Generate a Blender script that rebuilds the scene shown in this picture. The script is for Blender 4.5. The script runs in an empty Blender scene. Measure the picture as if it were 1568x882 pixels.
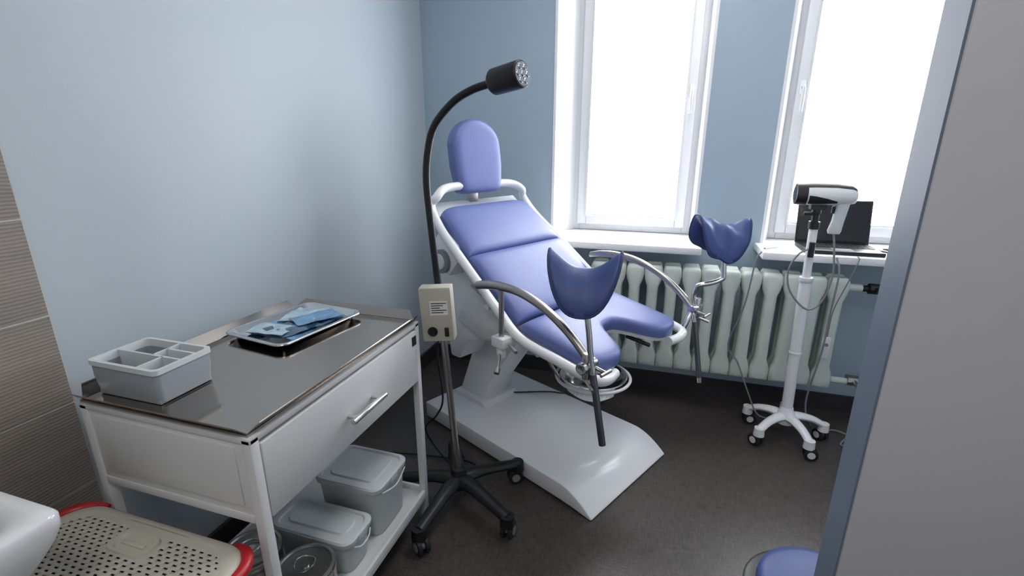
import bpy, bmesh, math, random
from math import sin, cos, pi, radians, sqrt
from mathutils import Vector, Matrix
random.seed(4)
C = bpy.context.scene.collection

# ---------------------------------------------------------------- materials
def s2l(c):
    o = []
    for v in c:
        v = v / 255.0
        o.append(v / 12.92 if v <= 0.04045 else ((v + 0.055) / 1.055) ** 2.4)
    return o

def mat(name, rgb, rough=.5, metal=0., var=.05, scale=6., bump=0., bscale=150., coat=0., emit=0., emitc=None, stretch=(1, 1, 1), spec=None):
    m = bpy.data.materials.new(name); m.use_nodes = True
    nt = m.node_tree; N = nt.nodes; L = nt.links
    b = N['Principled BSDF']
    c = s2l(rgb)
    tc = N.new('ShaderNodeTexCoord'); mp = N.new('ShaderNodeMapping')
    mp.inputs['Scale'].default_value = stretch
    L.new(tc.outputs['Object'], mp.inputs['Vector'])
    n = N.new('ShaderNodeTexNoise'); n.inputs['Scale'].default_value = scale; n.inputs['Detail'].default_value = 4
    L.new(mp.outputs['Vector'], n.inputs['Vector'])
    r = N.new('ShaderNodeValToRGB')
    r.color_ramp.elements[0].position = .3; r.color_ramp.elements[1].position = .7
    r.color_ramp.elements[0].color = [x * (1 - var) for x in c] + [1]
    r.color_ramp.elements[1].color = [min(1, x * (1 + var)) for x in c] + [1]
    L.new(n.outputs['Fac'], r.inputs['Fac']); L.new(r.outputs['Color'], b.inputs['Base Color'])
    b.inputs['Roughness'].default_value = rough; b.inputs['Metallic'].default_value = metal
    if coat: b.inputs['Coat Weight'].default_value = coat
    if spec is not None: b.inputs['Specular IOR Level'].default_value = spec
    if bump:
        n2 = N.new('ShaderNodeTexNoise'); n2.inputs['Scale'].default_value = bscale; n2.inputs['Detail'].default_value = 3
        L.new(mp.outputs['Vector'], n2.inputs['Vector'])
        bp = N.new('ShaderNodeBump'); bp.inputs['Strength'].default_value = bump; bp.inputs['Distance'].default_value = .004
        L.new(n2.outputs['Fac'], bp.inputs['Height']); L.new(bp.outputs['Normal'], b.inputs['Normal'])
    if emit:
        ec = s2l(emitc or rgb)
        b.inputs['Emission Color'].default_value = ec + [1]; b.inputs['Emission Strength'].default_value = emit
    return m

M_wall = mat('wall_paint', (178, 189, 197), .5, var=.012, scale=2.2, bump=.06, bscale=90)
M_wallb = mat('wall_paint_shaded', (164, 183, 197), .5, var=.012, scale=2.2, bump=.06, bscale=90)  # same paint as the other walls; the window wall's shade is in the colour
M_wallg = mat('partition_paint', (208, 209, 214), .5, var=.02, scale=3, bump=.05)
M_wallend = mat('partition_end_shade', (112, 125, 142), .5, var=.03, scale=3)  # wall colour darkened, shade of the end face painted in
M_ceil = mat('ceiling_paint', (228, 228, 228), .8)
M_base = mat('skirting_vinyl', (54, 52, 54), .45)
M_white = mat('white_enamel', (232, 234, 237), .24, var=.01, coat=.2)
M_whitep = mat('white_powdercoat', (216, 218, 219), .38, var=.02)
M_pvc = mat('white_pvc', (240, 241, 243), .35, var=.01)
M_sash = mat('sash_pvc', (226, 228, 231), .35, var=.01)
M_steel = mat('brushed_steel', (176, 172, 168), .3, 1., var=.08, scale=30, stretch=(1, 12, 1))
M_tray = mat('stainless_sheet', (172, 164, 157), .12, 1., var=.05, scale=3, stretch=(1, .25, 1))
M_bright = mat('polished_steel', (215, 215, 217), .16, 1., var=.03)
M_rod = mat('dull_steel_rod', (120, 124, 130), .35, 1., var=.05)
M_blue = mat('blue_vinyl', (97, 111, 168), .42, var=.04, scale=9, bump=.2, bscale=240)
M_blued = mat('blue_vinyl_cover', (54, 73, 128), .48, var=.10, scale=14, bump=.5, bscale=26)
M_seam = mat('stitched_seam', (38, 52, 98), .6, var=.05)
M_black = mat('black_plastic', (22, 22, 24), .42, var=.1)
M_rub = mat('black_rubber', (30, 30, 32), .6, var=.1)
M_grey = mat('grey_plastic', (128, 134, 140), .45)
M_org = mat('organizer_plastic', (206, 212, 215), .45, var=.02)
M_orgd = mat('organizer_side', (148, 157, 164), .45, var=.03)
M_beige = mat('beige_plastic', (200, 197, 184), .5, var=.03)
M_boxb = mat('control_box', (186, 183, 168), .5, var=.03)
M_red = mat('red_plastic', (180, 24, 34), .35, var=.05)
M_rad = mat('radiator_enamel', (203, 212, 204), .4, var=.05, scale=12)
M_tub = mat('tub_plastic', (196, 202, 204), .4, var=.03)
M_ceram = mat('ceramic', (222, 225, 228), .12, var=.01, coat=.6)
M_label = mat('label', (225, 225, 222), .6)
M_screen = mat('screen', (14, 15, 20), .12, var=.05)
M_key = mat('keys', (26, 28, 34), .5)
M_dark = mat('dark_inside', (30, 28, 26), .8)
M_wrap = mat('blue_wrap', (92, 144, 186), .22, var=.30, scale=26, coat=.8)
M_wrap2 = mat('dark_blue_wrap', (40, 70, 100), .25, var=.3, scale=20, coat=.8)
M_wrap3 = mat('pale_wrap', (166, 194, 210), .22, var=.2, scale=26, coat=.8)
M_cable = mat('cable_grey', (120, 124, 128), .5)
M_led = mat('led_lens', (190, 195, 200), .15, .6, var=.2, scale=120)
M_blind = mat('roller_blind', (250, 252, 255), .8, var=.005, emit=9.5)
M_lampem = mat('added_light_panel', (255, 250, 244), .6, emit=13.0)  # glow for the added ceiling lights, out of view
M_lampem2 = mat('added_light_panel_soft', (255, 252, 248), .6, emit=9.5)

def floor_mat():
    m = mat('linoleum', (62, 59, 58), .34, var=.10, scale=5)
    nt = m.node_tree; N = nt.nodes; L = nt.links; b = N['Principled BSDF']
    tc = N.new('ShaderNodeTexCoord')
    cols = []
    for st in ((18, 260, 1), (260, 18, 1)):
        mp = N.new('ShaderNodeMapping'); mp.inputs['Scale'].default_value = st
        mp.inputs['Rotation'].default_value = (0, 0, .05)
        n = N.new('ShaderNodeTexNoise'); n.inputs['Scale'].default_value = 1.0; n.inputs['Detail'].default_value = 2
        L.new(tc.outputs['Object'], mp.inputs['Vector']); L.new(mp.outputs['Vector'], n.inputs['Vector']); cols.append(n)
    mx = N.new('ShaderNodeMath'); mx.operation = 'ADD'
    L.new(cols[0].outputs['Fac'], mx.inputs[0]); L.new(cols[1].outputs['Fac'], mx.inputs[1])
    r = N.new('ShaderNodeValToRGB'); r.color_ramp.elements[0].position = .35; r.color_ramp.elements[1].position = .68
    hf = N.new('ShaderNodeMath'); hf.operation = 'MULTIPLY'; hf.inputs[1].default_value = .5
    L.new(mx.outputs[0], hf.inputs[0]); L.new(hf.outputs[0], r.inputs['Fac'])
    r.color_ramp.elements[0].color = s2l((50, 46, 44)) + [1]; r.color_ramp.elements[1].color = s2l((90, 83, 79)) + [1]
    L.new(r.outputs['Color'], b.inputs['Base Color'])
    return m
M_floor = floor_mat()

def tile_mat():
    m = mat('ribbed_tile', (138, 130, 123), .45, var=.10, scale=3, stretch=(1, 1, 9))
    nt = m.node_tree; N = nt.nodes; L = nt.links; b = N['Principled BSDF']
    tc = N.new('ShaderNodeTexCoord')
    w = N.new('ShaderNodeTexWave'); w.bands_direction = 'Z'; w.inputs['Scale'].default_value = 34
    w.inputs['Distortion'].default_value = 1.2; w.inputs['Detail'].default_value = 2
    L.new(tc.outputs['Object'], w.inputs['Vector'])
    bp = N.new('ShaderNodeBump'); bp.inputs['Strength'].default_value = .32; bp.inputs['Distance'].default_value = .002
    L.new(w.outputs['Fac'], bp.inputs['Height']); L.new(bp.outputs['Normal'], b.inputs['Normal'])
    return m
M_tile = tile_mat()
M_grout = mat('grout', (196, 192, 186), .8)

# ---------------------------------------------------------------- mesh helpers
def box(x0, x1, y0, y1, z0, z1):
    v = [(x, y, z) for x in (x0, x1) for y in (y0, y1) for z in (z0, z1)]
    f = [(0, 1, 3, 2), (4, 6, 7, 5), (0, 4, 5, 1), (2, 3, 7, 6), (0, 2, 6, 4), (1, 5, 7, 3)]
    return v, f

def xf(vf, M):
    return [tuple(M @ Vector(p)) for p in vf[0]], vf[1]

def join(*ps):
    V = []; F = []
    for v, f in ps:
        o = len(V); V += list(v); F += [tuple(i + o for i in q) for q in f]
    return V, F

def loft(rings, cap0=True, cap1=True, closed=True):
    n = len(rings[0]); V = [tuple(p) for r in rings for p in r]; F = []
    for i in range(len(rings) - 1):
        for j in range(n if closed else n - 1):
            k = (j + 1) % n
            F.append((i * n + j, i * n + k, (i + 1) * n + k, (i + 1) * n + j))
    if cap0: F.append(tuple(range(n - 1, -1, -1)))
    if cap1: F.append(tuple((len(rings) - 1) * n + j for j in range(n)))
    return V, F

def rr(cx, cy, hx, hy, r, z, n=6):
    r = min(r, hx, hy); P = []
    for sx, sy, a0 in ((1, 1, 0), (-1, 1, 90), (-1, -1, 180), (1, -1, 270)):
        for i in range(n + 1):
            a = radians(a0 + 90 * i / n)
            P.append((cx + sx * (hx - r) + r * cos(a), cy + sy * (hy - r) + r * sin(a), z))
    return P

def catmull(P, sub, closed=False):
    P = [Vector(p) for p in P]
    if sub <= 1: return P, [float(i) for i in range(len(P))]
    out = []; T = []; n = len(P)
    rng = n if closed else n - 1
    for i in range(rng):
        p0 = P[(i - 1) % n] if (closed or i > 0) else P[0] * 2 - P[1]
        p1 = P[i]; p2 = P[(i + 1) % n]
        p3 = P[(i + 2) % n] if (closed or i < n - 2) else P[-1] * 2 - P[-2]
        for k in range(sub):
            t = k / sub
            out.append(.5 * ((2 * p1) + (p2 - p0) * t + (2 * p0 - 5 * p1 + 4 * p2 - p3) * t * t + (3 * p1 - p0 - 3 * p2 + p3) * t ** 3))
            T.append(i + t)
    if not closed: out.append(P[-1]); T.append(float(n - 1))
    return out, T

def tube(P, r, n=10, sub=6, closed=False, flat=1.0):
    Q, T = catmull(P, sub, closed)
    R = []
    for t in T:
        if isinstance(r, (list, tuple)):
            i = min(int(t), len(r) - 1); j = min(i + 1, len(r) - 1); R.append(r[i] + (r[j] - r[i]) * (t - int(t)))
        else: R.append(r)
    m = len(Q); rings = []
    up = None
    for i in range(m):
        if closed: t = (Q[(i + 1) % m] - Q[i - 1]).normalized()
        else: t = (Q[min(i + 1, m - 1)] - Q[max(i - 1, 0)]).normalized()
        if up is None:
            a = Vector((0, 0, 1)) if abs(t.z) < .9 else Vector((1, 0, 0))
            up = (a - t * a.dot(t)).normalized()
        else:
            up = (up - t * up.dot(t)).normalized()
        s = t.cross(up)
        rings.append([tuple(Q[i] + (s * cos(2 * pi * k / n) + up * sin(2 * pi * k / n) * flat) * R[i]) for k in range(n)])
    if closed:
        V, F = loft(rings, False, False)
        o = (m - 1) * n
        for j in range(n): F.append((o + j, o + (j + 1) % n, (j + 1) % n, j))
        return V, F
    return loft(rings)

def cyl(p, q, r, r2=None, n=24):
    return tube([p, q], [r, r if r2 is None else r2], n=n, sub=1)

def lathe(prof, c=(0, 0, 0), n=32, M=None, caps=True):
    rings = [[(r * cos(2 * pi * k / n), r * sin(2 * pi * k / n), z) for k in range(n)] for r, z in prof]
    v, f = loft(rings, caps, caps)
    if M: v, f = xf((v, f), M)
    return [(x + c[0], y + c[1], z + c[2]) for x, y, z in v], f

def prism_uz(poly, w0, w1):
    return loft([[(u, w0, z) for u, z in poly], [(u, w1, z) for u, z in poly]])

def prism_xy(poly, z0, z1):
    return loft([[(x, y, z0) for x, y in poly], [(x, y, z1) for x, y in poly]])

def mk(name, vf, m, parent=None, inv=None, smooth=38, bevel=0., seg=2, merge=True):
    me = bpy.data.meshes.new(name)
    V = vf[0]
    if inv is not None: V = [tuple(inv @ Vector(p)) for p in V]
    me.from_pydata(V, [], vf[1])
    bm = bmesh.new(); bm.from_mesh(me)
    if merge: bmesh.ops.remove_doubles(bm, verts=bm.verts, dist=1e-5)
    bmesh.ops.recalc_face_normals(bm, faces=bm.faces)
    if bevel:
        ed = [e for e in bm.edges if len(e.link_faces) == 2 and e.calc_face_angle(0) > radians(30)]
        bmesh.ops.bevel(bm, geom=ed, offset=bevel, segments=seg, affect='EDGES', profile=.5, clamp_overlap=True)
    for f in bm.faces: f.smooth = True
    for e in bm.edges:
        if len(e.link_faces) == 2 and e.calc_face_angle(0) > radians(smooth): e.smooth = False
    bm.to_mesh(me); bm.free()
    me.materials.append(m)
    o = bpy.data.objects.new(name, me); C.objects.link(o)
    if parent: o.parent = parent
    return o

class Grp:
    def __init__(s, name, loc, rz=0., local=False):
        s.e = bpy.data.objects.new(name, None); s.e.empty_display_size = .1
        s.e.location = loc; s.e.rotation_euler = (0, 0, rz); C.objects.link(s.e)
        s.M = Matrix.Translation(loc) @ Matrix.Rotation(rz, 4, 'Z')
        s.inv = None if local else s.M.inverted()
    def add(s, name, vf, m, **k):
        return mk(name, vf, m, s.e, s.inv, **k)

def cushion(fmap, nrm, t, nx=24, ny=20, p=9., edge=.45, ex=.4):
    top = []; bot = []
    for j in range(ny + 1):
        b = -cos(pi * j / ny)
        for i in range(nx + 1):
            a = -cos(pi * i / nx)
            q = Vector(fmap(a, b))
            h = edge + (1 - edge) * (max(0, 1 - abs(a) ** p) * max(0, 1 - abs(b) ** p)) ** ex
            top.append(tuple(q + nrm * t * h)); bot.append(tuple(q))
    V = top + bot; F = []; W = nx + 1; O = len(top)
    for j in range(ny):
        for i in range(nx):
            a = j * W + i
            F.append((a, a + 1, a + W + 1, a + W)); F.append((O + a, O + a + W, O + a + W + 1, O + a + 1))
    for i in range(nx):
        F.append((i, O + i, O + i + 1, i + 1)); a = ny * W + i; F.append((a, a + 1, O + a + 1, O + a))
    for j in range(ny):
        a = j * W; F.append((a, a + W, O + a + W, O + a)); a = j * W + nx; F.append((a, O + a, O + a + W, a + W))
    return V, F

def star_base(g, c, R, a0, ml, hubz, legr, wr=.03, arch=.0, mcap=None, zend=.085):
    x, y = c
    for k in range(5):
        a = radians(a0 + 72 * k); d = Vector((cos(a), sin(a), 0)); o = Vector((x, y, 0))
        P = [o + d * .02 + Vector((0, 0, hubz)), o + d * R * .35 + Vector((0, 0, hubz + arch * .5)),
             o + d * R * .7 + Vector((0, 0, (hubz + zend) / 2 + arch)), o + d * R + Vector((0, 0, zend))]
        g.add('leg_%d' % (k + 1), tube(P, [legr * 1.25, legr, legr * .85, legr * .8], n=12, flat=.75), ml)
        e = o + d * R
        g.add('caster_pad_%d' % (k + 1), cyl((e.x, e.y, zend - .03), (e.x, e.y, zend + .012), legr * 1.0, legr * .9), ml)
        s = a + 1.1 + k * .9
        h = Vector((cos(s), sin(s), 0)); ax = Vector((-sin(s), cos(s), 0))
        wc = e + h * .012 + Vector((0, 0, wr))
        g.add('wheel_%d' % (k + 1), join(cyl(wc - ax * .024, wc - ax * .007, wr), cyl(wc + ax * .007, wc + ax * .024, wr)), M_rub, bevel=.003)
        g.add('wheel_hub_%d' % (k + 1), cyl(wc - ax * .0265, wc + ax * .0265, wr * .55), mcap or M_grey)

# ---------------------------------------------------------------- room
XL, YB, XR, YF, ZC = -1.52, 2.97, 1.9, -1.2, 2.8
mk('floor', box(XL - .12, XR + .12, YF - .12, YB + .35, -.1, 0), M_floor)
mk('ceiling', box(XL - .12, XR + .12, YF - .12, YB + .35, ZC, ZC + .1), M_ceil)
mk('wall_left', box(XL - .12, XL, YF, YB, 0, ZC), M_wall)
mk('wall_right', box(XR, XR + .12, YF, YB, 0, ZC), M_wall)
mk('wall_front', box(XL - .12, XR + .12, YF - .12, YF, 0, ZC), M_wallg)
W1 = (-.668, .185); W2 = (.54, 1.40); ZS, ZT = .93, 2.6
mk('wall_back', join(
    box(XL - .12, W1[0], YB, YB + .33, 0, ZC), box(W1[1], W2[0], YB, YB + .33, 0, ZC), box(W2[1], XR + .12, YB, YB + .33, 0, ZC),
    box(W1[0], W1[1], YB, YB + .33, 0, ZS), box(W2[0], W2[1], YB, YB + .33, 0, ZS),
    box(W1[0], W1[1], YB, YB + .33, ZT, ZC), box(W2[0], W2[1], YB, YB + .33, ZT, ZC)), M_wallb, merge=False)
mk('wall_partition', box(.38, XR, .884, .969, 0, ZC), M_wallg, bevel=.004)
mk('partition_end_shade_face', box(.376, .380, .888, .969, 0, ZC), M_wallend)  # thin facing that carries the painted shade of the partition end
mk('baseboard_left', box(XL, XL + .016, .80, YB, 0, .1), M_base)
mk('baseboard_back', box(XL + .016, XR, YB - .016, YB, 0, .1), M_base)

# tiles on left wall
tp = []
rows = [-.19 + .2525 * i for i in range(9)]
for i, z in enumerate(rows):
    z0 = max(0.0, z + .003); z1 = z + .2495
    for a, b in ((.168, .766), (-.435, .162), (-1.04, -.441)):
        tp.append(box(XL + .002, XL + .011, a, b, z0, z1))
mk('trim_2', join(box(XL, XL + .008, -1.05, .770, 0, rows[-1] + .25)), M_grout)
mk('wall_tiles', join(*tp), M_tile, merge=False)

# windows
def window(idx, x0, x1, handle_side):
    YP = 3.13
    g = Grp('window_%d' % idx, ((x0 + x1) / 2, YP, ZS))
    fx0, fx1 = x0 + .10, x1 - .02
    if idx == 2: fx0, fx1 = x0 + .05, x1 - .05
    g.add('reveal_left', prism_xy([(x0 - .004, YB - .004), (x0 + .012, YB - .004), (fx0 + .012, YP), (fx0 + .012, YP + .06), (x0 - .0, YP + .06)], ZS + .04, ZT), M_pvc)
    g.add('reveal_right', prism_xy([(x1 + .004, YB - .004), (x1 - .012, YB - .004), (fx1 - .006, YP), (fx1 - .006, YP + .06), (x1 + .0, YP + .06)], ZS + .04, ZT), M_pvc)
    g.add('reveal_top', box(x0, x1, YB, YP + .06, ZT - .03, ZT), M_pvc)
    zb = .972
    f = .05
    g.add('outer_frame', join(box(fx0, fx0 + f, YP, YP + .06, zb, ZT - .03), box(fx1 - f, fx1, YP, YP + .06, zb, ZT - .03),
                              box(fx0 + f, fx1 - f, YP, YP + .06, zb, zb + f), box(fx0 + f, fx1 - f, YP, YP + .06, ZT - .08, ZT - .03)), M_sash, bevel=.004, merge=False)
    a, b, c, d = fx0 + f - .012, fx1 - f + .012, zb + f - .012, ZT - .07
    h = .055
    g.add('sash', join(box(a, a + h, YP - .025, YP + .03, c, d), box(b - h, b, YP - .025, YP + .03, c, d),
                       box(a + h, b - h, YP - .025, YP + .03, c, c + h), box(a + h, b - h, YP - .025, YP + .03, d - h, d)), M_sash, bevel=.006, merge=False)
    g.add('roller_blind', box(a + h - .004, b - h + .004, YP - .008, YP - .004, c + h - .01, d - h), M_blind)
    g.add('blind_rail', box(a + h, b - h, YP - .018, YP - .004, c + h - .004, c + h + .010), M_sash, bevel=.003)
    g.add('blind_guides', join(box(a + h - .008, a + h + .004, YP - .032, YP - .020, c + h - .01, d - h), box(b - h - .004, b - h + .008, YP - .032, YP - .020, c + h - .01, d - h)), M_whitep)
    hx = (b - h / 2) if handle_side > 0 else a + h / 2
    g.add('handle_base', box(hx - .014, hx + .014, YP - .035, YP - .02, 1.76, 1.83), M_pvc, bevel=.004)
    g.add('handle_lever', tube([(hx, YP - .03, 1.795), (hx, YP - .06, 1.795), (hx, YP - .062, 1.77), (hx, YP - .062, 1.67)], [.009, .009, .01, .008], n=10), M_whitep)
    g.add('window_sill', box(x0 - .03, x1 + .03, 2.70, YP + .05, ZS, .97), M_pvc, bevel=.008)
window(1, W1[0], W1[1], 1)
window(2, W2[0], W2[1], -1)

# ---------------------------------------------------------------- radiator
g = Grp('cast_iron_radiator', (.33, 2.77, .24))
x0 = -.32; pitch = .1; ns = 13
def section(xc):
    z0, z1 = .252, .85
    prof = [(.046, 0), (.0485, .03), (.0485, .06), (.044, .085), (.031, .12), (.0295, .3), (.031, .485), (.044, .52), (.049, .555), (.046, .59), (.036, .605)]
    left = [(xc - w, z0 + h) for w, h in prof]; right = [(xc + w, z0 + h) for w, h in reversed(prof)]
    poly = left + right
    def ins(k): return [(xc + (x - xc) * k, z0 + .3 + (z - z0 - .3) * (1 - (1 - k) * .12)) for x, z in poly]
    ys = [(2.695, .5), (2.70, .8), (2.712, 1), (2.75, 1), (2.757, .82), (2.783, .82), (2.79, 1), (2.828, 1), (2.84, .75)]
    return loft([[(x, y, z) for x, z in ins(k)] for y, k in ys])
for i in range(ns):
    g.add('section_%d' % (i + 1), section(x0 + pitch * i), M_rad, smooth=50)
g.add('top_pipe', cyl((x0, 2.77, .80), (1.0, 2.77, .80), .02), M_rad)
g.add('bottom_pipe', cyl((x0, 2.77, .295), (1.30, 2.77, .275), .018), M_rad)
g.add('valve', join(cyl((1.02, 2.77, .288), (1.08, 2.77, .286), .03, n=8), cyl((1.05, 2.77, .29), (1.05, 2.69, .29), .012)), M_steel)
g.add('upper_valve', join(cyl((.98, 2.77, .80), (1.30, 2.77, .80), .016), cyl((1.03, 2.77, .80), (1.10, 2.77, .80), .028, n=8), cyl((1.06, 2.77, .80), (1.06, 2.71, .80), .014), cyl((1.30, 2.77, .22), (1.30, 2.77, .82), .016)), M_black)
g.add('wall_brackets', join(cyl((-.1, 2.8, .34), (-.1, 2.96, .34), .01), cyl((.7, 2.8, .34), (.7, 2.96, .34), .01)), M_rad)

# ---------------------------------------------------------------- gynaecological chair (local frame)
ch = Grp('gynecological_exam_chair', (-.55, 2.20, 0), radians(-27.07), local=True)
A = ch.add
prof = [(-.565, .012), (-.565, .100), (.40, .096)]
for k in range(1, 15):
    t = k / 14.0; prof.append((.40 + .185 * t, .096 - .088 * t ** 1.9))
prof += [(.575, .0), (.50, .008), (.42, .012)]
A('base_platform', prism_uz(prof, -.315, .315), M_white, bevel=.008, seg=3, smooth=28)
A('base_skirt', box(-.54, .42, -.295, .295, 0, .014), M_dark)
# column + shell
A('lift_column', prism_uz([(-.53, .095), (-.33, .095), (-.27, .24), (-.02, .60), (-.10, .66), (-.32, .62), (-.42, .36)], -.095, .095), M_white, bevel=.010)
A('column_foot', prism_uz([(-.56, .095), (-.26, .095), (-.29, .122), (-.53, .122)], -.13, .13), M_whitep, bevel=.005)
A('back_shell', prism_uz([(-.40, 1.13), (-.47, 1.02), (-.47, .86), (-.43, .60), (-.40, .42), (-.33, .42), (-.26, .54), (-.05, .60), (.12, .65), (.14, .72), (-.15, .93), (-.36, 1.10)], -.25, .25), M_white, bevel=.012)
A('shell_step', prism_uz([(-.30, .66), (-.12, .60), (.12, .66), (.12, .70), (-.2, .86)], -.28, .28), M_whitep, bevel=.01)
for sg, nm in ((-1, 'near'), (1, 'far')):
    A('hinge_plate_' + nm, prism_uz([(-.37, .93), (-.27, .90), (-.20, .98), (-.22, 1.05), (-.33, 1.11), (-.39, 1.05)], min(sg * .345, sg * .245), max(sg * .345, sg * .245)), M_white, bevel=.01)
    A('hinge_disc_' + nm, cyl((-.31, sg * .33, .968), (-.31, sg * .365, .968), .058), M_grey, bevel=.004)
    A('hinge_cap_' + nm, cyl((-.31, sg * .36, .968), (-.31, sg * .372, .968), .038), M_whitep, bevel=.003)
# pads
J = Vector((.195, 0, .795)); d = Vector((-.8076, 0, .5899)); n = Vector((.5899, 0, .8076)); Wv = Vector((0, 1, 0))
def padmap(lo, hi, w0, w1, ctop=.0, cbot=.0, t=.055):
    def f(a, b):
        s = (b + 1) / 2
        L0 = lo + cbot * abs(a) ** 9; L1 = hi - ctop * abs(a) ** 9
        t_ = L0 + (L1 - L0) * s
        return J + d * t_ - n * t + Wv * (a * (w0 + (w1 - w0) * s))
    return f
A('back_cushion_lower', cushion(padmap(.006, .400, .326, .322), n, .060), M_blue)
A('back_cushion_upper', cushion(padmap(.402, .718, .322, .298, ctop=.035), n, .060), M_blue)
sd = Vector((.983, 0, -.175)); sn = Vector((.175, 0, .983))
def seatmap(a, b):
    w = a * .335
    L = .405 - .19 * math.exp(-(abs(w) / .12) ** 3.2) - .05 * (abs(a)) ** 8
    s = (b + 1) / 2
    return J + sd * (.003 + (L - .003) * s) - sn * .050 + Wv * w
A('seat_cushion', cushion(seatmap, sn, .056, nx=48, ny=20), M_blue)
A('seat_pan', cushion(lambda a, b: seatmap(a * .95, b * .95) - sn * .02, sn, .019, nx=40, ny=10, edge=.9), M_whitep)
# headrest
hd = Vector((-.13, 0, .9915)).normalized(); hn = Vector((.9915, 0, .13)).normalized(); hb = Vector((-.40, .006, 1.262))
def headmap(a, b):
    s = (b + 1) / 2
    top = .372 - .15 + .15 * sqrt(max(0, 1 - (a * .985) ** 2))
    bot = .014 * abs(a) ** 6
    y = bot + (top - bot) * s
    W = .142 + .020 * min(1, y / .14)
    return hb + hd * y - hn * .055 + Wv * (a * W)
A('headrest_cushion', cushion(headmap, hn, .06, nx=36, ny=24), M_blue)
A('headrest_bracket', join(box(-.50, -.47, -.03, .03, 1.12, 1.48)), M_steel, bevel=.004)
A('back_panel', loft([[tuple(J + d * t_ - n * o + Wv * w) for w in (-w2, w2)] + [tuple(J + d * t_ - n * (o + .012) + Wv * w) for w in (w2, -w2)] for t_, o, w2 in ((.03, .058, .345), (.80, .058, .31))]), M_org)
# perimeter rail
def rail(t, o=.045):
    p = J + d * t - n * o
    return p.x, p.z
pts = [(.59, -.22, .650), (.605, -.30, .655), (.575, -.352, .668), (.42, -.364, .695), (.22, -.366, .73)]
for t, ww in ((.10, .362), (.25, .357), (.45, .348), (.62, .336)): u, z = rail(t); pts.append((u, -ww, z))
u, z = rail(.74, .02); pts += [(u, -.322, z), (-.400, -.295, 1.262), (-.420, -.23, 1.295), (-.428, -.10, 1.302)]
pts = pts + [(p[0], -p[1], p[2]) for p in reversed(pts)]
A('frame_rail', tube(pts, .021, n=14, sub=6), M_white)
A('cross_bars', join(cyl((.0, -.35, .81), (.0, .35, .81), .014), cyl((.30, -.35, .68), (.30, .35, .68), .014)), M_whitep)
A('under_seat_unit', box(.02, .33, -.10, .10, .60, .68), M_black, bevel=.01)
# armrests + leg holders
def saddle(c, yaw, pitch=0., roll=0., hz=.085, dz=.14, ra=.118, rb=.115, fold=0., taper=.06, pw=2.6, ee=3.4):
    NR, NT = 14, 64; top = []; bot = []; rim = []
    R = Matrix.Translation(c) @ Matrix.Rotation(yaw, 4, 'Z') @ Matrix.Rotation(pitch, 4, 'Y') @ Matrix.Rotation(roll, 4, 'X')
    for i in range(NR + 1):
        q = i / NR
        for j in range(NT):
            th = 2 * pi * j / NT
            sc = 1 / ((abs(cos(th)) ** ee + abs(sin(th)) ** ee) ** (1 / ee))
            a = q * sc * sin(th); b = q * sc * cos(th)
            x = b * rb * (1 - .10 * abs(a)); y = a * ra * (1 - taper * abs(b) ** 3)
            z = hz * abs(a) ** pw - dz * abs(b) ** 1.6
            if fold: z += fold * sin(9 * a + 4 * b) * .5 + fold * sin(7 * b - 5 * a)
            P = Vector((x, y, z))
            N = Vector((1.6 * dz * b / rb, -pw * hz * a * abs(a) ** (pw - 2) / ra, 1)).normalized()
            e = .015 * (1 - q ** 6) + .005
            top.append(tuple(R @ (P + N * e))); bot.append(tuple(R @ (P - N * e)))
            if i == NR and j % 2 == 0: rim.append(tuple(R @ P))
    V = top + bot; F = []; O = len(top)
    for i in range(NR):
        for j in range(NT):
            kx = (j + 1) % NT; a_, b_, c_, d_ = i * NT + j, i * NT + kx, (i + 1) * NT + kx, (i + 1) * NT + j
            F.append((a_, b_, c_, d_)); F.append((O + a_, O + d_, O + c_, O + b_))
    for j in range(NT):
        kx = (j + 1) % NT; a_, b_ = NR * NT + j, NR * NT + kx
        F.append((a_, b_, O + b_, O + a_))
    return (V, F), rim
for sgn, nm in ((-1, 'near'), (1, 'far')):
    w = .41 * sgn
    A('armrest_bar_' + nm, tube([(.012, w, .928), (.07, w, .942), (.16, w, .952), (.27, w, .946), (.38, w, .915), (.47, w, .870), (.54, w, .82), (.60, w, .762)],
                                [.018, .0195, .0185, .017, .016, .016, .016, .016], n=14), M_steel)
    A('armrest_post_' + nm, cyl((.155, w, .66), (.155, w, .945), .011), M_steel)
    A('armrest_clamp_' + nm, join(box(.12, .19, min(w * .87, w * 1.07), max(w * .87, w * 1.07), .69, .735), cyl((.155, w, .64), (.155, w, .695), .022)), M_white, bevel=.006)
    A('armrest_lever_' + nm, join(cyl((.155, w * 1.02, .67), (.19, w * 1.14, .62), .006), cyl((.19, w * 1.14, .62), (.20, w * 1.18, .605), .012), cyl((.20, w, .71), (.26, w * 1.05, .70), .007)), M_steel)
    A('leg_clamp_' + nm, join(cyl((.605, w - .02 * sgn, .758), (.605, w + .06 * sgn, .758), .022), cyl((.61, w + .03 * sgn, .715), (.61, w + .03 * sgn, .81), .016),
                              cyl((.585, w * .88, .672), (.600, w, .758), .014)), M_bright, bevel=.002)
    A('leg_clamp_handle_' + nm, join(cyl((.60, w, .755), (.67, w, .745), .007), cyl((.67, w - .03, .745), (.67, w + .03, .745), .006),
                                     cyl((.615, w + .04 * sgn, .71), (.66, w + .06 * sgn, .695), .006)), M_steel)
A('leg_rod_near', tube([(.590, -.44, 1.0), (.612, -.44, .89), (.63, -.44, .77), (.690, -.44, .495)], .0105, n=12, sub=3), M_bright)
A('leg_rod_near_sleeve', cyl((.637, -.44, .74), (.692, -.44, .485), .0125), M_rod)
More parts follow.
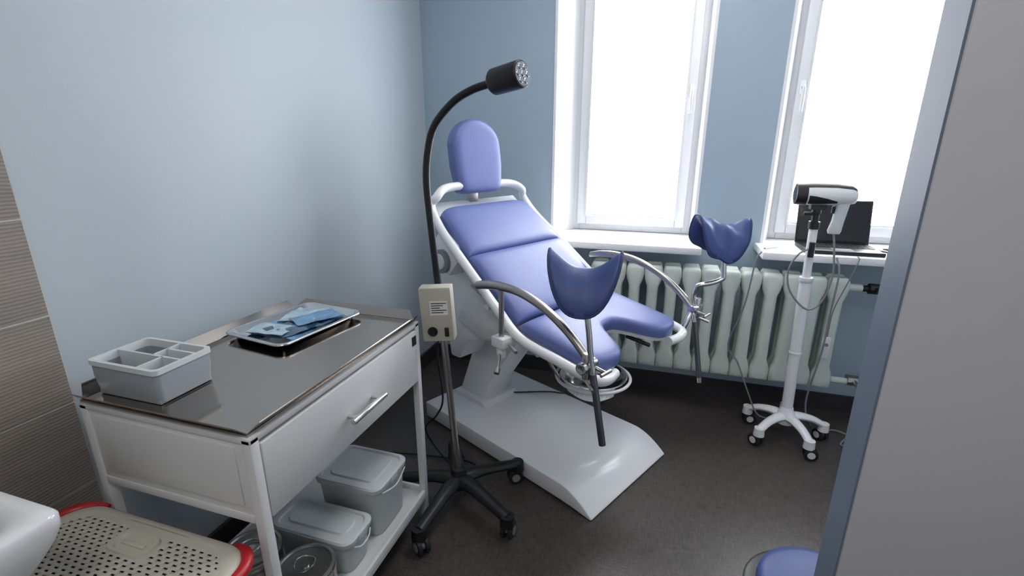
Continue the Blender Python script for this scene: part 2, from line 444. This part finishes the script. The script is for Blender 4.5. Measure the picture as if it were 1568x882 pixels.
k1, r1 = saddle((.583, -.44, 1.090), radians(-60), hz=.078, dz=.120, ra=.118, rb=.10)
A('knee_support_near', k1, M_blued, smooth=70); A('knee_seam_near', tube(r1, .0055, n=8, sub=2, closed=True), M_seam)
A('leg_rod_far', tube([(.675, .50, 1.05), (.690, .50, .93), (.685, .495, .905), (.65, .47, .885), (.61, .445, .872), (.595, .44, .85), (.592, .44, .76), (.662, .44, .39)], .0115, n=12, sub=4), M_bright)
A('leg_rod_far_sleeve', cyl((.606, .44, .69), (.658, .44, .415), .0125), M_rod)
k2, r2 = saddle((.655, .495, 1.140), radians(-40), pitch=.12, roll=-.16, hz=.050, dz=.125, ra=.122, rb=.108, fold=.008)
A('knee_support_far', k2, M_blued, smooth=70); A('knee_seam_far', tube(r2, .0055, n=8, sub=2, closed=True), M_seam)
# basin
A('drain_basin', lathe([(.02, -.10), (.08, -.092), (.12, -.06), (.14, -.0), (.152, .004), (.15, .008), (.137, .004), (.115, -.055), (.075, -.085), (.01, -.092)], (.375, -.05, .505)), M_bright, smooth=60)
ring = [(.375 + .165 * cos(2 * pi * k / 12), -.05 + .165 * sin(2 * pi * k / 12), .50) for k in range(12)]
A('basin_ring', tube(ring, .007, n=8, closed=True), M_white)
A('basin_arms', join(tube([(.28, -.17, .50), (.24, -.20, .58), (.22, -.24, .69)], .007), tube([(.28, .08, .50), (.24, .12, .58), (.22, .16, .69)], .007)), M_steel)
A('seat_black_knobs', join(cyl((.48, .18, .665), (.48, .26, .655), .018), cyl((.43, .12, .66), (.54, .14, .64), .009), cyl((.42, -.16, .65), (.48, -.10, .64), .012)), M_black)
A('foot_cable', tube([(-.28, .1, .105), (-.1, .28, .105), (.0, .35, .06), (.06, .42, .01), (.05, .55, .01), (-.2, .58, .01)], .004, n=6), M_black)

# ---------------------------------------------------------------- instrument cart
g = Grp('instrument_cart', (-1.10, 1.09, 0))
A = g.add
cx0, cx1, cy0, cy1 = -1.365, -.825, .70, 1.48
legs = []
for lx in (cx0, cx1 - .026):
    for ly in (cy0, cy1 - .026):
        legs.append(box(lx, lx + .026, ly, ly + .026, 0.0, .875))
A('legs', join(*legs), M_whitep, merge=False, bevel=.003)
A('side_panel_near', box(cx0 + .026, cx1 - .026, cy0 + .003, cy0 + .018, .665, .875), M_whitep, bevel=.002)
A('side_panel_inset', join(box(cx0 + .05, cx1 - .05, cy0 - .0005, cy0 + .004, .69, .85)), M_whitep, bevel=.001)
A('side_panel_far', box(cx0 + .026, cx1 - .026, cy1 - .02, cy1 - .006, .665, .875), M_whitep, bevel=.002)
A('back_panel', box(cx0 + .003, cx0 + .018, cy0 + .026, cy1 - .026, .665, .875), M_whitep, bevel=.002)
A('top_rails', join(box(cx0, cx1, cy0, cy1, .862, .878)), M_whitep, bevel=.002)
A('lower_rails', join(box(cx0 + .026, cx1 - .026, cy0, cy0 + .02, .645, .668), box(cx0 + .026, cx1 - .026, cy1 - .02, cy1, .645, .668)), M_whitep, bevel=.002)
A('drawer', box(cx0 + .03, cx1 - .02, cy0 + .03, cy1 - .03, .68, .85), M_whitep)
A('drawer_front', box(cx1 - .022, cx1 + .002, cy0 + .028, cy1 - .028, .650, .852), M_whitep, bevel=.003)
A('drawer_handle', join(cyl((cx1 + .035, 1.01, .742), (cx1 + .035, 1.18, .742), .009), cyl((cx1, 1.035, .742), (cx1 + .035, 1.035, .742), .0065), cyl((cx1, 1.155, .742), (cx1 + .035, 1.155, .742), .0065)), M_bright, bevel=.001)
A('brand_label', box(cx1 + .0, cx1 + .003, 1.42, 1.45, .80, .835), M_black)
A('shelf', join(box(cx0 + .01, cx1 - .01, cy0 + .01, cy1 - .01, .122, .132), box(cx1 - .014, cx1 + .001, cy0 + .026, cy1 - .026, .115, .155), box(cx0, cx0 + .012, cy0 + .026, cy1 - .026, .115, .155),
                box(cx0 + .026, cx1 - .026, cy0, cy0 + .012, .115, .155), box(cx0 + .026, cx1 - .026, cy1 - .012, cy1, .115, .155)), M_whitep, merge=False, bevel=.002)
ti0, ti1, tj0, tj1 = cx0 + .003, cx1 - .014, cy0 + .01, cy1 - .01
e = .03; h = .028; zt = .884
A('steel_top', box(ti0 - .004, ti1 + .004, tj0 - .004, tj1 + .004, .878, zt), M_tray)
def flange(p, q, ox, oy, c=.03):
    p = Vector(p); q = Vector(q); t = (q - p).normalized(); o = Vector((ox, oy, 0)) * e + Vector((0, 0, h))
    nn = o.normalized().cross(t) * .0012
    a = [p, q, q + o - t * c, p + o + t * c]
    return loft([[tuple(x + nn) for x in a], [tuple(x - nn) for x in a]])
A('steel_flanges', join(flange((ti1, tj0, zt), (ti1, tj1, zt), .9, 0, .012), flange((ti0, tj0, zt), (ti1, tj0, zt), 0, -.9, .012),
                        flange((ti0, tj1, zt), (ti1, tj1, zt), 0, .9, .03), flange((ti0, tj0, zt), (ti0, tj1, zt), -.9, 0, .02)), M_tray, merge=False, smooth=20)

# organizer
g = Grp('desk_organizer', (-1.25, .82, .886)); A = g.add
ox0, ox1, oy0, oy1, oz0, oz1 = -1.358, -1.128, .738, .895, .8855, .980
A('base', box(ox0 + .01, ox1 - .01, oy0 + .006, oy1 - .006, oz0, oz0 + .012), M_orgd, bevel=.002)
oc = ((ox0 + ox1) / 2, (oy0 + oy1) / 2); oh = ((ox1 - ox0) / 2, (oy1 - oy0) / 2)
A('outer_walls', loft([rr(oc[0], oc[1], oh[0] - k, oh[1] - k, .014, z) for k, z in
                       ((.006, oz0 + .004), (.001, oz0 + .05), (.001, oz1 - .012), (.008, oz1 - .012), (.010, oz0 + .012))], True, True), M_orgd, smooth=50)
A('top_rim', loft([rr(oc[0], oc[1], oh[0] - k, oh[1] - k, .014, z) for k, z in
                   ((-.002, oz1 - .013), (-.002, oz1), (.007, oz1), (.009, oz1 - .02), (.004, oz1 - .02), (.001, oz1 - .013))], False, False), M_org, smooth=40)
my = .812
A('dividers', join(box(ox0 + .006, ox1 - .006, my - .003, my + .003, oz0 + .01, oz1 - .001), box(-1.235, -1.229, my, oy1 - .006, oz0 + .01, oz1 - .001),
                   box(-1.20, -1.194, oy0 + .006, my, oz0 + .01, oz1 - .001), box(-1.232, ox1 - .006, .850, .856, oz0 + .01, oz1 - .001)), M_org, merge=False)
A('well_floors', box(ox0 + .01, ox1 - .01, oy0 + .008, oy1 - .008, oz0 + .012, oz0 + .016), M_grey)

# steel tray with wrapped packs
g = Grp('instrument_tray', (-1.195, 1.285, .887), radians(-8), local=True); A = g.add
S_ = Matrix.Diagonal((.90, .87, 1., 1.))
rg = [rr(0, 0, .13, .185, .03, 0), rr(0, 0, .142, .198, .035, .018), rr(0, 0, .152, .208, .04, .0195), rr(0, 0, .152, .208, .04, .0165),
      rr(0, 0, .156, .212, .042, .0155), rr(0, 0, .156, .212, .042, .0185), rr(0, 0, .152, .208, .04, .0215), rr(0, 0, .141, .197, .034, .0205), rr(0, 0, .128, .183, .028, .002)]
A('pan', xf(loft(rg), S_), M_bright, smooth=60)
def sheet(cx, cy, hx, hy, z, rot, amp, seed):
    random.seed(seed); ph = [random.uniform(0, 6) for _ in range(6)]; top = []; bot = []; n_ = 26
    for j in range(n_ + 1):
        for i in range(n_ + 1):
            x = (i / n_ * 2 - 1) * hx; y = (j / n_ * 2 - 1) * hy
            zz = z + amp * (1.2 + sin(x * 60 + ph[0] + y * 22) * .5 + sin(y * 48 + ph[1] - x * 30) * .5 + sin((x + y) * 110 + ph[2]) * .25)
            X = cx + x * cos(rot) - y * sin(rot); Y = cy + x * sin(rot) + y * cos(rot)
            top.append((X, Y, zz + .002)); bot.append((X, Y, zz))
    V = top + bot; O = len(top); F = []; W = n_ + 1
    for j in range(n_):
        for i in range(n_):
            a = j * W + i; F.append((a, a + 1, a + W + 1, a + W)); F.append((O + a, O + a + W, O + a + W + 1, O + a + 1))
    return xf((V, F), S_)
A('wrapped_pack_base', sheet(.0, .01, .105, .15, .004, .10, .003, 1), M_wrap, smooth=60)
A('wrapped_pack_upper', sheet(-.035, .08, .08, .085, .010, .3, .003, 2), M_wrap3, smooth=60)
A('wrapped_pack_dark', sheet(.03, -.045, .07, .085, .011, -.2, .003, 3), M_wrap2, smooth=60)
A('wrapped_pack_small', sheet(.03, .07, .055, .09, .016, -.4, .002, 5), M_wrap, smooth=60)
A('wrapped_pack_front', sheet(-.02, -.10, .08, .05, .014, .2, .002, 6), M_wrap3, smooth=60)

# tubs
def tub(name, x0, x1, y0, y1, z0, z1):
    g = Grp(name, ((x0 + x1) / 2, (y0 + y1) / 2, z0)); cx, cy = (x0 + x1) / 2, (y0 + y1) / 2; hx, hy = (x1 - x0) / 2, (y1 - y0) / 2
    g.add('body', loft([rr(cx, cy, hx - .022, hy - .022, .03, z0), rr(cx, cy, hx - .016, hy - .016, .035, z0 + .01), rr(cx, cy, hx - .007, hy - .007, .035, z1 - .02)]), M_tub)
    g.add('lid', loft([rr(cx, cy, hx, hy, .035, z1 - .022), rr(cx, cy, hx + .002, hy + .002, .035, z1 - .006), rr(cx, cy, hx - .003, hy - .003, .033, z1), rr(cx, cy, hx - .014, hy - .014, .03, z1 + .001),
                       rr(cx, cy, hx - .018, hy - .018, .03, z1 - .005), rr(cx, cy, hx - .04, hy - .035, .025, z1 - .004), rr(cx, cy, hx - .044, hy - .039, .022, z1 + .001)]), M_org, smooth=40)
    g.add('handle', tube([(x1 + .0, y0 + .03, z1 - .03), (x1 + .008, cy - .02, z1 - .045), (x1 + .008, cy + .02, z1 - .045), (x1 + .0, y1 - .03, z1 - .03)], .003, n=8), M_org)
    g.add('clips', join(box(x1 - .004, x1 + .004, cy - .02, cy + .02, z1 - .03, z1 - .004), box(cx - .02, cx + .02, y0 - .004, y0 + .004, z1 - .03, z1 - .004)), M_tub, bevel=.001)
tub('storage_tub', -1.13, -.86, 1.185, 1.40, .1325, .350)
tub('storage_tub', -1.18, -.865, 1.015, 1.165, .1325, .275)
def drum(x, y, r, z0, z1):
    g = Grp('sterilization_drum', (x, y, z0))
    g.add('body', lathe([(r * .97, z0), (r, z0 + .006), (r, z1 - .03), (r * 1.02, z1 - .028), (r * 1.03, z1 - .004), (r * 1.0, z1), (r * .9, z1 + .002), (r * .86, z1 - .003), (r * .3, z1 - .001)], (x, y, 0)), M_steel, smooth=40)
    ring = [(x + .03 * cos(k * pi / 4), y + .03 * sin(k * pi / 4), z1 + .008 + .004 * cos(k * pi / 2)) for k in range(8)]
    g.add('lid_ring', tube(ring, .0025, n=6, closed=True), M_bright)
    g.add('lid_boss', cyl((x, y, z1 - .004), (x, y, z1 + .004), .012), M_bright)
    g.add('clasp', box(x + r * .95, x + r * 1.1, y - .012, y + .012, z1 - .05, z1 - .002), M_bright, bevel=.002)
drum(-.935, .905, .085, .1325, .290)
drum(-1.13, .90, .085, .1325, .30)

# ---------------------------------------------------------------- laundry basket
bx0, bx1, by0, by1, bz = -1.395, -.825, .37, .678, .60
bcx, bcy, bhx, bhy = (bx0 + bx1) / 2, (by0 + by1) / 2, (bx1 - bx0) / 2, (by1 - by0) / 2
g = Grp('laundry_basket', (bcx, bcy, 0)); A = g.add
A('body', loft([rr(bcx, bcy, bhx - .06, bhy - .05, .06, 0), rr(bcx, bcy, bhx - .055, bhy - .045, .065, .03), rr(bcx, bcy, bhx - .018, bhy - .016, .08, bz - .05),
                rr(bcx, bcy, bhx - .022, bhy - .02, .08, bz - .05), rr(bcx, bcy, bhx - .06, bhy - .055, .06, .04)]), M_beige)
A('laundry_bag', loft([rr(bcx, bcy, bhx - .03, bhy - .03, .08, bz - .06), rr(bcx, bcy, bhx - .1, bhy - .08, .06, bz - .045)]), M_dark)
A('red_rim', loft([rr(bcx, bcy, bhx - k, bhy - k, .085, z, 8) for k, z in ((.016, bz - .07), (.0, bz - .065), (-.004, bz - .03), (-.003, bz - .014), (.005, bz - .011), (.014, bz - .014), (.022, bz - .06))], False, False), M_red, smooth=50)
for sx_ in (-1, 1):
    hxp = bcx + sx_ * (bhx + .004)
    A('red_handle_%d' % (1 if sx_ < 0 else 2), tube([(hxp - sx_ * .075, bcy + .158, bz - .012), (hxp - sx_ * .035, bcy + .144, bz - .010), (hxp - sx_ * .002, bcy + .10, bz - .008), (hxp + sx_ * .002, bcy, bz - .008), (hxp - sx_ * .002, bcy - .10, bz - .010), (hxp - sx_ * .035, bcy - .142, bz - .014)], [.006, .013, .014, .014, .014, .008], n=12), M_red)
A('lid_border', loft([rr(bcx, bcy, bhx - k, bhy - k, .08, z, 8) for k, z in ((.006, bz - .022), (.003, bz - .008), (.009, bz + .001), (.024, bz + .003), (.036, bz + .001), (.036, bz - .006), (.02, bz - .008))], False, False), M_beige, smooth=50)
dxs = .0058; nxl = int((2 * bhx - .05) / dxs); ysl = []
y = -bhy + .026; tog = 0
while y < bhy - .026:
    ysl.append((y, y + (.0046 if tog else .0072), tog)); y += .0046 if tog else .0072; tog ^= 1
hcx, hcy = -1.112 - bcx, .597 - bcy
V = []; F = []; idx = {}
def vid(x, y):
    k = (round(x, 5), round(y, 5))
    if k not in idx:
        idx[k] = len(V); r2 = (x / bhx) ** 2 + (y / bhy) ** 2; V.append((bcx + x, bcy + y, bz + .007 - .005 * r2))
    return idx[k]
for r_, (ya, yb, tg) in enumerate(ysl):
    for i in range(nxl):
        xa = -nxl * dxs / 2 + i * dxs; xb = xa + dxs; xm, ym = (xa + xb) / 2, (ya + yb) / 2
        lx, ly, cr = bhx - .024, bhy - .024, .07
        qx, qy = max(0, abs(xm) - (lx - cr)), max(0, abs(ym) - (ly - cr))
        if sqrt(qx * qx + qy * qy) > cr: continue
        edge_in = abs(xm) < lx - .018 and abs(ym) < ly - .014 and sqrt(qx * qx + qy * qy) < cr - .016
        inh = abs(xm - hcx) < .066 and abs(ym - hcy) < .034
        sh = (i + (2 if (r_ // 2) % 2 else 0)) % 4
        if tg and edge_in and not inh and sh > 1: continue
        F.append((vid(xa, ya), vid(xb, ya), vid(xb, yb), vid(xa, yb)))
o = A('perforated_lid', (V, F), M_beige)
sm = o.modifiers.new('thickness', 'SOLIDIFY'); sm.thickness = .003; sm.offset = -1
HX, HY = hcx + bcx, hcy + bcy
A('lid_handle_frame', loft([rr(HX, HY, hx, hy, .022, z, 6) for hx, hy, z in ((.060, .032, bz + .005), (.058, .030, bz + .012), (.050, .023, bz + .012), (.046, .019, bz + .0065))], False, True), M_beige, smooth=40)
A('lid_handle_bar', box(HX - .035, HX + .035, HY - .006, HY + .006, bz + .006, bz + .010), M_beige, bevel=.002)

# ---------------------------------------------------------------- sink
g = Grp('wash_basin', (-1.28, .17, .66)); A = g.add
sx0, sx1, sy0, sy1, sz = XL + .012, -1.012, -.13, .455, .853
scx, scy, shx, shy = (sx0 + sx1) / 2, (sy0 + sy1) / 2, (sx1 - sx0) / 2, (sy1 - sy0) / 2
def sr(k, z, r=.05, dx=0): return rr(scx - dx, scy, shx - k, shy - k, r, z, 8)
A('bowl', loft([sr(.13, sz - .20, .06, .02), sr(.085, sz - .185, .06, .01), sr(.035, sz - .12, .05), sr(.008, sz - .06, .035), sr(.001, sz - .03, .025), sr(.001, sz - .008, .025), sr(.006, sz, .022),
                sr(.035, sz + .001, .05), sr(.055, sz - .012, .07), sr(.08, sz - .08, .08), sr(.13, sz - .12, .07), sr(.2, sz - .13, .03)]), M_ceram, smooth=70)
A('pedestal', loft([rr(scx - .05, scy, .09, .10, .06, 0), rr(scx - .05, scy, .08, .085, .06, .1), rr(scx - .05, scy, .075, .08, .06, .6), rr(scx - .04, scy, .10, .11, .06, .68)]), M_ceram, smooth=60)
A('faucet', tube([(sx0 + .07, scy, sz - .005), (sx0 + .07, scy, sz + .12), (sx0 + .12, scy, sz + .15), (sx0 + .19, scy, sz + .11)], .013), M_bright)

# ---------------------------------------------------------------- examination lamp
LY = 1.60
g = Grp('gooseneck_exam_lamp', (-.745, LY, 0)); A = g.add
star_base(g, (-.742, LY), .29, -98, M_black, .125, .031, wr=.034, zend=.095)
A('hub', join(cyl((-.742, LY, .085), (-.742, LY, .18), .042, .030)), M_black, bevel=.004)
A('pole', cyl((-.742, LY, .15), (-.790, LY, .86), .0135), M_steel)
bm_ = Matrix.Translation((-.782, LY - .043, .890)) @ Matrix.Rotation(radians(14), 4, 'Z') @ Matrix.Rotation(radians(-3), 4, 'Y')
A('control_box', xf(box(-.060, .060, -.03, .03, -.106, .106), bm_), M_boxb, bevel=.005)
A('box_clamp', xf(box(-.03, .03, .028, .06, -.05, .05), bm_), M_black, bevel=.004)
A('label', xf(box(-.022, .045, -.0315, -.0295, .0, .055), bm_), M_label)
A('label_text', xf(join(*[box(-.017, .04 - .012 * (i % 3), -.0322, -.0314, .045 - i * .009, .048 - i * .009) for i in range(5)]), bm_), M_key, merge=False)
A('knob', xf(join(cyl((-.02, -.03, -.065), (-.02, -.047, -.065), .012), cyl((-.02, -.03, -.065), (-.02, -.033, -.065), .019)), bm_), M_black)
A('rocker_switch', xf(box(.026, .042, -.037, -.029, -.085, -.05), bm_), M_black, bevel=.002)
GX = -.012
A('gooseneck', tube([(GX - .778, LY, .84), (GX - .788, LY, 1.0), (GX - .803, LY, 1.19), (GX - .814, LY, 1.37), (GX - .802, LY, 1.48), (GX - .772, LY, 1.565), (GX - .70, LY, 1.638), (GX - .63, LY, 1.675), (GX - .555, LY, 1.695)], [.013] * 9, n=14, sub=8), M_black)
hp = Vector((GX - .562, LY, 1.694)); hx_ = Vector((.915, -.38, .13)).normalized()
A('lamp_head', tube([hp, hp + hx_ * .008, hp + hx_ * .018, hp + hx_ * .13, hp + hx_ * .134], [.018, .034, .0415, .0425, .040], n=32, sub=1), M_black, bevel=.001)
A('led_face', cyl(hp + hx_ * .1335, hp + hx_ * .1355, .036), M_led)
zz = Vector((0, 0, 1)); s1 = hx_.cross(zz).normalized(); s2 = s1.cross(hx_)
ll = []
for k in range(7):
    r_ = 0 if k == 6 else .023; a = k * pi / 3
    q = hp + hx_ * .135 + s1 * r_ * cos(a) + s2 * r_ * sin(a); ll.append(cyl(q, q + hx_ * .003, .0095, .007, n=14))
A('led_lenses', join(*ll), M_bright, merge=False)
A('power_cable', tube([(-.80, LY - .01, .79), (-.82, 1.61, .68), (-.84, 1.68, .45), (-.92, 1.77, .3), (-1.02, 1.84, .17), (-1.0, 1.88, .05), (-.88, 1.82, .012), (-.74, 1.80, .01), (-.80, 1.86, .01), (-1.05, 1.84, .01), (-1.25, 1.80, .01)], .0045, n=8), M_black)

# ---------------------------------------------------------------- device stand with handheld colposcope
sx, sy = .712, 2.575
g = Grp('video_colposcope_stand', (sx, sy, 0)); A = g.add
star_base(g, (sx, sy), .19, -66, M_white, .125, .027, wr=.032, arch=.012, mcap=M_whitep, zend=.09)
A('hub', lathe([(.045, .09), (.05, .11), (.045, .14), (.033, .165), (.029, .18)], (sx, sy, 0)), M_white)
def cz(z): return (sx - .028 * (z - .15) / 1.0, sy, z)
A('lower_column', cyl(cz(.15), cz(.86), .027), M_white)
A('collar', cyl(cz(.86), cz(.885), .031), M_org, bevel=.003)
A('collar_mid', cyl(cz(.48), cz(.495), .030), M_whitep, bevel=.003)
A('upper_column', cyl(cz(.88), cz(1.13), .019), M_white)
sx = sx - .028
A('ball_mount', join(cyl((sx, sy, 1.12), (sx, sy, 1.155), .024), cyl((sx, sy, 1.15), (sx, sy, 1.20), .016), lathe([(.005, -.02), (.018, -.012), (.021, 0), (.018, .012), (.005, .02)], (sx, sy, 1.20)), box(sx - .03, sx + .035, sy - .022, sy + .022, 1.212, 1.235), cyl((sx - .05, sy, 1.19), (sx, sy, 1.19), .008)), M_black, merge=False)
A('cable_hook', cyl((sx, sy - .03, .99), (sx, sy - .03, 1.06), .013), M_black)
def xring(x, ry, rz, zc, n_=24):
    return [(x, sy + ry * cos(2 * pi * k / n_), zc + rz * sin(2 * pi * k / n_)) for k in range(n_)]
zc = 1.280; dX = .008
def X_(x): return dX + .583 + (x - .583) * .92
A('camera_body', loft([xring(X_(.595), .034, .036, zc), xring(X_(.60), .040, .046, zc), xring(X_(.66), .042, .050, zc), xring(X_(.75), .039, .048, zc + .001), xring(X_(.82), .034, .042, zc - .001), xring(X_(.842), .026, .034, zc - .004), xring(X_(.85), .015, .02, zc - .006)]), M_white, smooth=60)
A('body_top_cover', loft([[(X_(x), sy + (ry + .002) * cos(a), z_ + (rz + .002) * sin(a)) for a in [pi * (.24 + .52 * k / 12) for k in range(13)]] + [(X_(x), sy, z_ + .01)] for x, ry, rz, z_ in
    ((.625, .0415, .048, zc), (.66, .042, .050, zc), (.75, .039, .048, zc + .001), (.82, .034, .042, zc - .001), (.84, .026, .034, zc - .004))]), M_key, smooth=60)
# dark side wedge panel following the body surface (near side)
def sidering(x, ry, rz, z_, lo, hi):
    an = [lo + (hi - lo) * k / 6 for k in range(7)]
    return [(X_(x), sy - (ry + .0015) * cos(a), z_ - (rz + .0015) * sin(a)) for a in an] + [(X_(x), sy - (ry - .01) * cos(a), z_ - (rz - .01) * sin(a)) for a in reversed(an)]
A('body_side_panel', loft([sidering(.632, .0415, .048, zc, .05, 1.0), sidering(.66, .042, .050, zc, .10, .95), sidering(.71, .0405, .049, zc, .30, .90), sidering(.76, .0385, .047, zc, .62, .86)]), M_key, smooth=60)
A('lens_hood', loft([xring(X_(.575), .037, .041, zc), xring(X_(.577), .041, .048, zc), xring(X_(.625), .043, .051, zc), xring(X_(.627), .036, .038, zc)]), M_black, smooth=50)
A('lens_glass', cyl((X_(.574), sy, zc), (X_(.580), sy, zc), .03), M_screen)
gx = X_(.79)
A('grip', loft([rr(gx + .004, sy, .030, .020, .016, zc - .02), rr(gx + .002, sy, .027, .018, .016, zc - .06), rr(gx - .004, sy, .025, .017, .015, zc - .12), rr(gx - .011, sy, .028, .019, .016, zc - .165), rr(gx - .011, sy, .024, .016, .014, zc - .178)]), M_org, smooth=60)
A('trigger', box(gx - .036, gx - .022, sy - .008, sy + .008, zc - .085, zc - .05), M_key, bevel=.002)
A('device_cable', tube([(gx - .011, sy, 1.11), (gx, sy - .02, 1.02), (gx + .01, sy - .03, .9), (.76, sy - .05, .78), (.70, sy - .06, .74), (.62, sy - .05, .82), (.60, sy - .04, .92), (.63, sy - .04, 1.0), (.675, sy - .03, 1.03)], .0045, n=8), M_cable)
A('mains_cable', tube([(.83, 2.66, .97), (.84, 2.62, .9), (.83, 2.6, .7), (.82, 2.58, .5), (.80, 2.60, .2), (.88, 2.66, .02), (1.0, 2.7, .012), (1.1, 2.6, .012), (.98, 2.56, .012), (1.08, 2.68, .03), (1.2, 2.78, .012)], .0045, n=8), M_cable)
A('left_cable', tube([(.50, 2.68, .975), (.475, 2.66, .93), (.45, 2.64, .7), (.40, 2.66, .46), (.46, 2.66, .36), (.52, 2.62, .22), (.58, 2.6, .1), (.64, 2.56, .1)], .004, n=8), M_cable)
g = Grp('inline_power_remote', (.855, 2.655, .52))
g.add('case', box(.835, .875, 2.645, 2.668, .44, .56), M_whitep, bevel=.008)
g.add('button', cyl((.855, 2.646, .52), (.855, 2.642, .52), .009), M_grey)
g.add('cord', tube([(.855, 2.657, .555), (.86, 2.66, .7), (.90, 2.665, .85), (.93, 2.675, .96), (.93, 2.70, .974)], .003, n=8), M_cable)

# ---------------------------------------------------------------- laptop
g = Grp('laptop', (.88, 2.86, .9705)); A = g.add
A('base', box(.71, 1.06, 2.735, 2.965, .9705, .99), M_black, bevel=.004)
ks = []
for r_ in range(5):
    for k in range(14):
        ks.append(box(.727 + k * .0228, .746 + k * .0228, 2.835 + r_ * .021, 2.852 + r_ * .021, .9895, .992))
A('keyboard', join(*ks), M_key, merge=False)
A('touchpad', box(.84, .93, 2.75, 2.81, .9895, .9908), M_grey)
sc = Matrix.Translation((.885, 2.968, .985)) @ Matrix.Rotation(radians(-12), 4, 'X')
A('screen_lid', xf(box(-.175, .175, 0, .009, 0, .235), sc), M_black, bevel=.003)
A('display', xf(box(-.163, .163, -.0012, .0, .018, .222), sc), M_screen)
g = Grp('cable_clutter', (1.15, 2.8, .972))
g.add('cable', tube([(1.06, 2.9, .976), (1.1, 2.86, .976), (1.13, 2.80, .976), (1.2, 2.84, .976), (1.16, 2.92, .976), (1.1, 2.88, .985), (1.2, 2.8, .98), (1.28, 2.86, .976)], .004, n=6), M_black)
g = Grp('pen', (.56, 2.80, .975))
g.add('barrel', cyl((.53, 2.78, .9755), (.60, 2.84, .9755), .004), M_whitep)
g.add('tip', cyl((.525, 2.776, .9755), (.53, 2.78, .9755), .001, .004), M_black)

# ---------------------------------------------------------------- stool
g = Grp('rolling_stool', (.455, 1.125, 0)); A = g.add
A('seat', lathe([(.12, .385), (.138, .39), (.145, .405), (.141, .422), (.12, .43), (.05, .432), (.01, .432)], (.46, 1.13, 0), n=40), M_blued, smooth=70)
A('seat_shell', lathe([(.06, .35), (.13, .355), (.160, .368), (.164, .385), (.155, .392), (.12, .388)], (.45, 1.13, 0), n=40), M_black, smooth=60)
A('gas_lift', join(cyl((.455, 1.125, .1), (.455, 1.125, .25), .025), cyl((.455, 1.125, .25), (.455, 1.125, .36), .014)), M_black)
star_base(g, (.455, 1.125), .115, 90, M_black, .11, .018, wr=.02, zend=.06)

# ---------------------------------------------------------------- unseen ceiling lights, added to brighten the room
def added_ceil_light(x, y, m):
    g = Grp('added_ceiling_light', (x, y, ZC))
    g.add('housing', box(x - .31, x + .31, y - .31, y + .31, ZC - .035, ZC), M_pvc)
    g.add('diffuser', box(x - .29, x + .29, y - .29, y + .29, ZC - .040, ZC - .034), m)
added_ceil_light(-.1, -.35, M_lampem)  # added behind the camera to light the partition front
added_ceil_light(0, 1.9, M_lampem2)  # added over the room to lift the overall brightness

# ---------------------------------------------------------------- world + camera
w = bpy.data.worlds.new('World'); bpy.context.scene.world = w; w.use_nodes = True
w.node_tree.nodes['Background'].inputs['Color'].default_value = (.75, .85, 1, 1)
w.node_tree.nodes['Background'].inputs['Strength'].default_value = 1.0
cd = bpy.data.cameras.new('camera'); cam = bpy.data.objects.new('camera', cd); C.objects.link(cam)
cd.sensor_width = 36; cd.lens = 735 / 1568 * 36; cd.clip_start = .02
cam.location = (0, 0, 1.5); cam.rotation_euler = (radians(90 - 16.6), 0, radians(17.4))
bpy.context.scene.camera = cam
vs = bpy.context.scene.view_settings
try:
    vs.view_transform = 'Standard'; vs.look = 'None'; vs.exposure = 0.1
except Exception as ex: print(ex)
